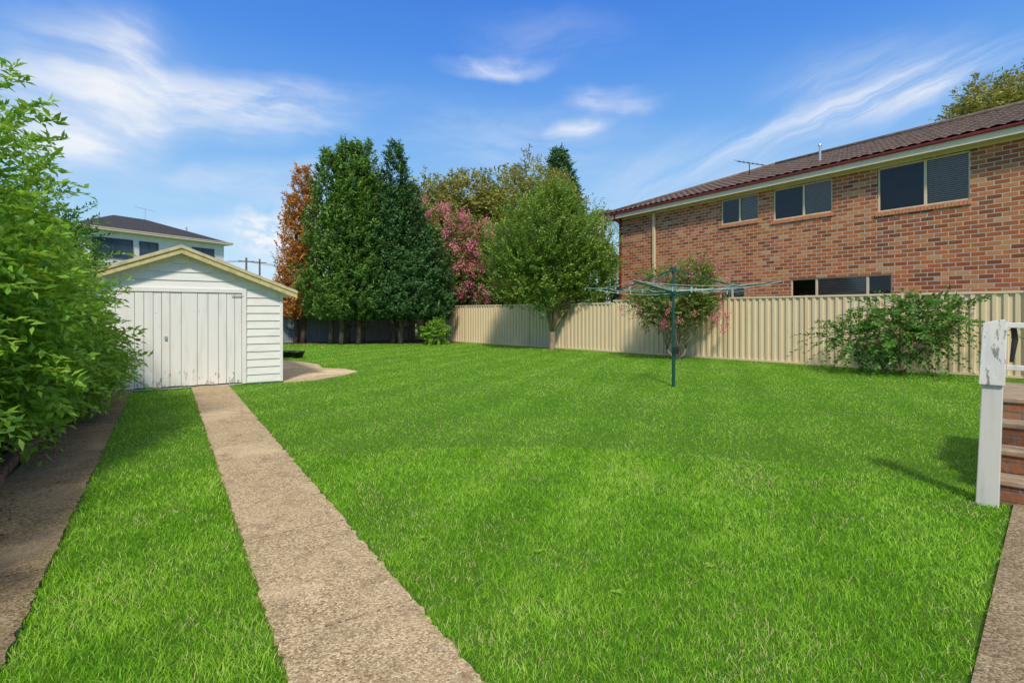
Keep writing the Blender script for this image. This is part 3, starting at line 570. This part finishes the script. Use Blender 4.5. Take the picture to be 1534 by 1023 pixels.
x,y=P_(800,33); tree('round_shade_tree',(x,y,0),[(x-.6,y,8.2,1.9,2.,2.2),(x+1.3,y,8.5,1.7,1.7,2.),(x+.8,y,5.5,2.4,2.4,2.4),(x-1.6,y,4.8,1.8,1.8,2.4),(x+2.3,y,5.2,1.5,1.5,2.3),(x,y,3,2.6,2,2)],4000,9,.6,.2,.10,L_olive,M_bark,2,.15,8,.4,.5)
x,y=P_(838,36); conifer('pine_tree',[(x,y,12.3,1.7),(x+.9,y,10.6,1.3)],2400,10,L_con2,M_bark,[(x,y,11)],.24,.09,3)
x,y=P_(827,22.3); tree('green_fence_tree',(x,y,0),[(x-.3,y,4.2,2.1,1.7,2.1),(x+1.0,y-.2,3.9,1.6,1.5,1.9),(x-.3,y,5.7,.9,.9,1.1),(x+.7,y,5.5,.7,.7,.95),(x-1.5,y+.6,3.3,1.1,1.2,1.4),(x+1.6,y-.6,3.2,1.0,1.0,1.3),(x,y,2.6,1.1,1.1,1.2)],4500,12,.58,.125,.066,L_tree,M_bark2,.9,.12,12,1.4,.8,.05,rmin=.5)
x,y=P_(1013,17.6); tree('small_crepe_myrtle',(x,y,0),[(x,y,1.9,1.25,1.1,.95),(x+.6,y-.3,2.2,.8,.8,.75),(x-.6,y+.4,1.9,.8,.8,.7),(x+.75,y-.45,2.8,.35,.35,.45)],1500,10,.4,.095,.052,L_crepe,M_bark2,.35,.035,6,.9,.4,.15,stems=4,flower=(80,L_pink,.13,1.0),nout=.8)
x,y=P_(1338,13.2); tree('spreading_shrub',(x,y,0),[(x,y,1.0,.75,.75,.65),(x+.45,y-.8,1.35,.6,.7,.35),(x-.3,y+.8,.9,.5,.7,.35),(x-.1,y-.3,1.5,.45,.5,.3)],430,15,.75,.12,.052,L_shrub,M_bark,.25,.025,6,.45,.8,.45,stems=4,rmin=.3,nout=.8)
x,y=P_(652,26.0); tree('small_shrub',(x,y,0),[(x,y,.6,.5,.5,.5)],260,9,.3,.13,.06,L_hedge,M_bark,.2,.02,4)
x,y=P_(903,32); 
e=empty('palm_tree'); PP=[];AA=[];NN=[];mb=MB()
for (cx,cy,ch) in ((x,y,7.4),(x+.6,y+1,5.6),(x-.2,y-1,4.4)):
    mb.tube([(cx,cy,0),(cx+.1,cy,ch*.5),(cx,cy,ch)],[.16,.12,.1],9)
    for i in range(18):
        a=rng.uniform(0,6.28); el=rng.uniform(.1,1.2); d=np.array([math.cos(a)*math.cos(el),math.sin(a)*math.cos(el),math.sin(el)]); L=rng.uniform(1.3,2.)
        pts=[np.array([cx,cy,ch])+d*L*t+np.array([0,0,-1.1])*t*t*L*.8 for t in np.linspace(0,1,24)]; mb.tube(pts[::4],[.02]*6,4); sd=np.cross(d,[0,0,1]); sd/=np.linalg.norm(sd)
        for p in pts[3:]:
            for s in (-1,1): PP.append(p); AA.append(sd*s+d*.4+np.array([0,0,-.6])); NN.append(d+np.array([0,0,.5]))
leafobj('fronds',(np.array(PP),np.array(AA),np.array(NN),np.full(len(PP),.5),np.full(len(PP),.06),rng.uniform(.2,.9,len(PP))),L_palm,e); mb.obj('trunks',M_bark2,e)
x,y=P_(912,30); tree('neighbour_shrub',(x,y,0),[(x,y,2,1.4,1.4,1.5),(x-2.5,y,1.8,1.4,1.4,1.4)],1200,8,.5,.16,.08,L_con2,M_bark,.8,.06,6)
x,y=P_(1490,38); tree('gum_tree',(x,y,0),[(x-.6,y,15.6,2.6,2.6,2.0),(x+3,y-2,16.6,2.8,2.8,2.4),(x-2.2,y,14.6,2.,2.,1.6),(x+2,y,12,3,3,3)],3600,9,.8,.26,.12,L_olive,M_bark2,6,.25,8,.4,.9)
n=9000; th=rng.uniform(-.9,2.0,n); R=rng.uniform(85,120,n); hh=3.2+1.6*np.sin(th*13)+1.2*np.sin(th*31+1)+.8*np.sin(th*77)
P=np.stack([R*np.sin(th),R*np.cos(th),rng.uniform(0,1,n)**.8*hh],1)
leafobj('distant_trees',(P,rv(n),rv(n),rng.uniform(.8,1.8,n),rng.uniform(.6,1.2,n),rng.uniform(0,1,n)),L_dist,None)
n=1400; P=np.stack([rng.normal(-1.28,.09,n),rng.uniform(10.3,12.6,n),np.full(n,.02)],1); A=rv(n)*.45+np.array([0,0,1.])
leafobj('weeds',(P,A,rv(n),rng.uniform(.08,.28,n),np.full(n,.012),rng.uniform(0,1,n)),L_hedge,None)
# ---------------------------------------------------------------- light
sd=Vector((-.50,-.865,0)).normalized(); el=math.radians(46); sdir=Vector((sd.x*math.cos(el),sd.y*math.cos(el),math.sin(el)))
L=bpy.data.lights.new('sun','SUN'); L.energy=3.2; L.angle=math.radians(6); L.color=(1,.92,.79); so=bpy.data.objects.new('sun',L); scene.collection.objects.link(so)
so.rotation_euler=sdir.to_track_quat('Z','Y').to_euler()
wd=bpy.data.worlds.new('World'); scene.world=wd; wd.use_nodes=True; nt=wd.node_tree; nt.nodes.clear(); b=NB(nt)
sky=b.node('ShaderNodeTexSky',sky_type='NISHITA'); sky.sun_disc=False; sky.sun_elevation=el; sky.sun_rotation=math.atan2(sdir.x,sdir.y)%(2*math.pi); sky.ozone_density=2.5; sky.dust_density=.3; sky.air_density=1.
d=b.node('ShaderNodeTexCoord').outputs['Generated']; dx,dy,dz=b.sep(d)
az=b.m('ARCTAN2',dx,dy); ele=b.m('ARCSINE',dz); ae=b.comb(az,ele,0)
def pe(px,py):
    a=(px-767)/F; bb=(HZ-py)/F; return YAW+math.atan(a),math.atan(bb/math.sqrt(1+a*a))
warp=b.vm('SUBTRACT',b.noise(ae,3.2,4,.6,col=True),(.5,.5,.5)); wae=b.vm('ADD',ae,b.vm('MULTIPLY',warp,(.2,.09,0)))
def streak(ang,sx,sy,lo=.15):
    r=b.node('ShaderNodeVectorRotate',rotation_type='Z_AXIS'); b.put(r.inputs['Vector'],wae); r.inputs['Angle'].default_value=-ang
    return b.mr(b.noise(b.vm('MULTIPLY',r.outputs[0],(sx,sy,1)),1.,5,.6,.3),.3,.75,lo,1.,True)
s_flat=streak(0.,5,22); s_right=streak(.33,3.5,30); s_left=streak(-.2,4,14,.25); s_puff=streak(0,30,45,0.)
def cloud(p1,p2,wpx,dens,sn):
    a1,e1=pe(*p1); a2,e2=pe(*p2); c=((a1+a2)/2,(e1+e2)/2,0); ang=math.atan2(e2-e1,a2-a1); Ln=math.hypot(a2-a1,e2-e1)/2; wr=wpx/F
    v=b.vm('SUBTRACT',wae,c); r=b.node('ShaderNodeVectorRotate',rotation_type='Z_AXIS'); b.put(r.inputs['Vector'],v); r.inputs['Angle'].default_value=-ang
    v=b.vm('MULTIPLY',r.outputs[0],(1/Ln,1/wr,0)); ln=b.vm('LENGTH',v,out=1); g=b.mr(ln,1.35,0.,0,1,True)
    return b.m('MULTIPLY',b.m('MULTIPLY',g,sn),dens)
cl=[cloud((-80,170),(300,100),85,.95,s_left),cloud((120,150),(570,165),42,1.0,s_flat),cloud((150,30),(250,110),48,.5,s_left),cloud((650,100),(835,96),16,.95,s_flat),cloud((850,146),(990,158),19,.85,s_flat),cloud((815,196),(915,190),15,.65,s_flat),
    cloud((1050,240),(1600,50),24,.8,s_right),cloud((560,190),(1000,215),55,.3,s_flat),cloud((1150,150),(1560,110),55,.45,s_right),cloud((-80,225),(280,208),30,.85,s_flat),cloud((150,275),(560,262),26,.5,s_flat),cloud((690,50),(950,60),40,.22,s_flat),cloud((860,290),(1250,230),60,.35,s_right),
    cloud((335,345),(520,345),42,1.9,s_puff),cloud((260,395),(600,395),50,.7,s_flat),cloud((200,333),(420,335),12,.5,s_flat)]
tot=cl[0]
for c in cl[1:]: tot=b.m('ADD',tot,c)
tot=b.m('MINIMUM',tot,.92)
gr=b.ramp(b.m('DIVIDE',ele,1.5708),[(0,(.62,.80,.97)),(.10,(.42,.68,.95)),(.19,(.20,.48,.93)),(.29,(.075,.29,.88)),(.38,(.045,.20,.80)),(.5,(.42,.48,.62)),(.66,(1.15,1.12,1.05)),(1,(1.25,1.2,1.1))])  # top stops, above the view, are a bright haze added for neutral fill
skn=b.vm('MULTIPLY',sky.outputs[0],(.10,.12,.13)); base=b.mix(.8,skn,gr)
col=b.vm('MULTIPLY',b.mix(tot,base,(.92,.94,.97)),(8.,8.,8.))
bg=b.node('ShaderNodeBackground'); b.put(bg.inputs[0],col); bg.inputs[1].default_value=.125; wo=b.node('ShaderNodeOutputWorld'); b.l.new(bg.outputs[0],wo.inputs[0])
# ---------------------------------------------------------------- camera
cam=bpy.data.cameras.new('camera'); co=bpy.data.objects.new('camera',cam); scene.collection.objects.link(co); co.location=(0,0,CH); co.rotation_euler=(math.pi/2,0,-YAW)
cam.sensor_width=36; cam.lens=F/1534*36; cam.shift_y=-(511.5-HZ)/1534; cam.clip_end=2000; cam.clip_start=.05; scene.camera=co
scene.view_settings.view_transform='Standard'; scene.view_settings.look='None'; scene.view_settings.exposure=0
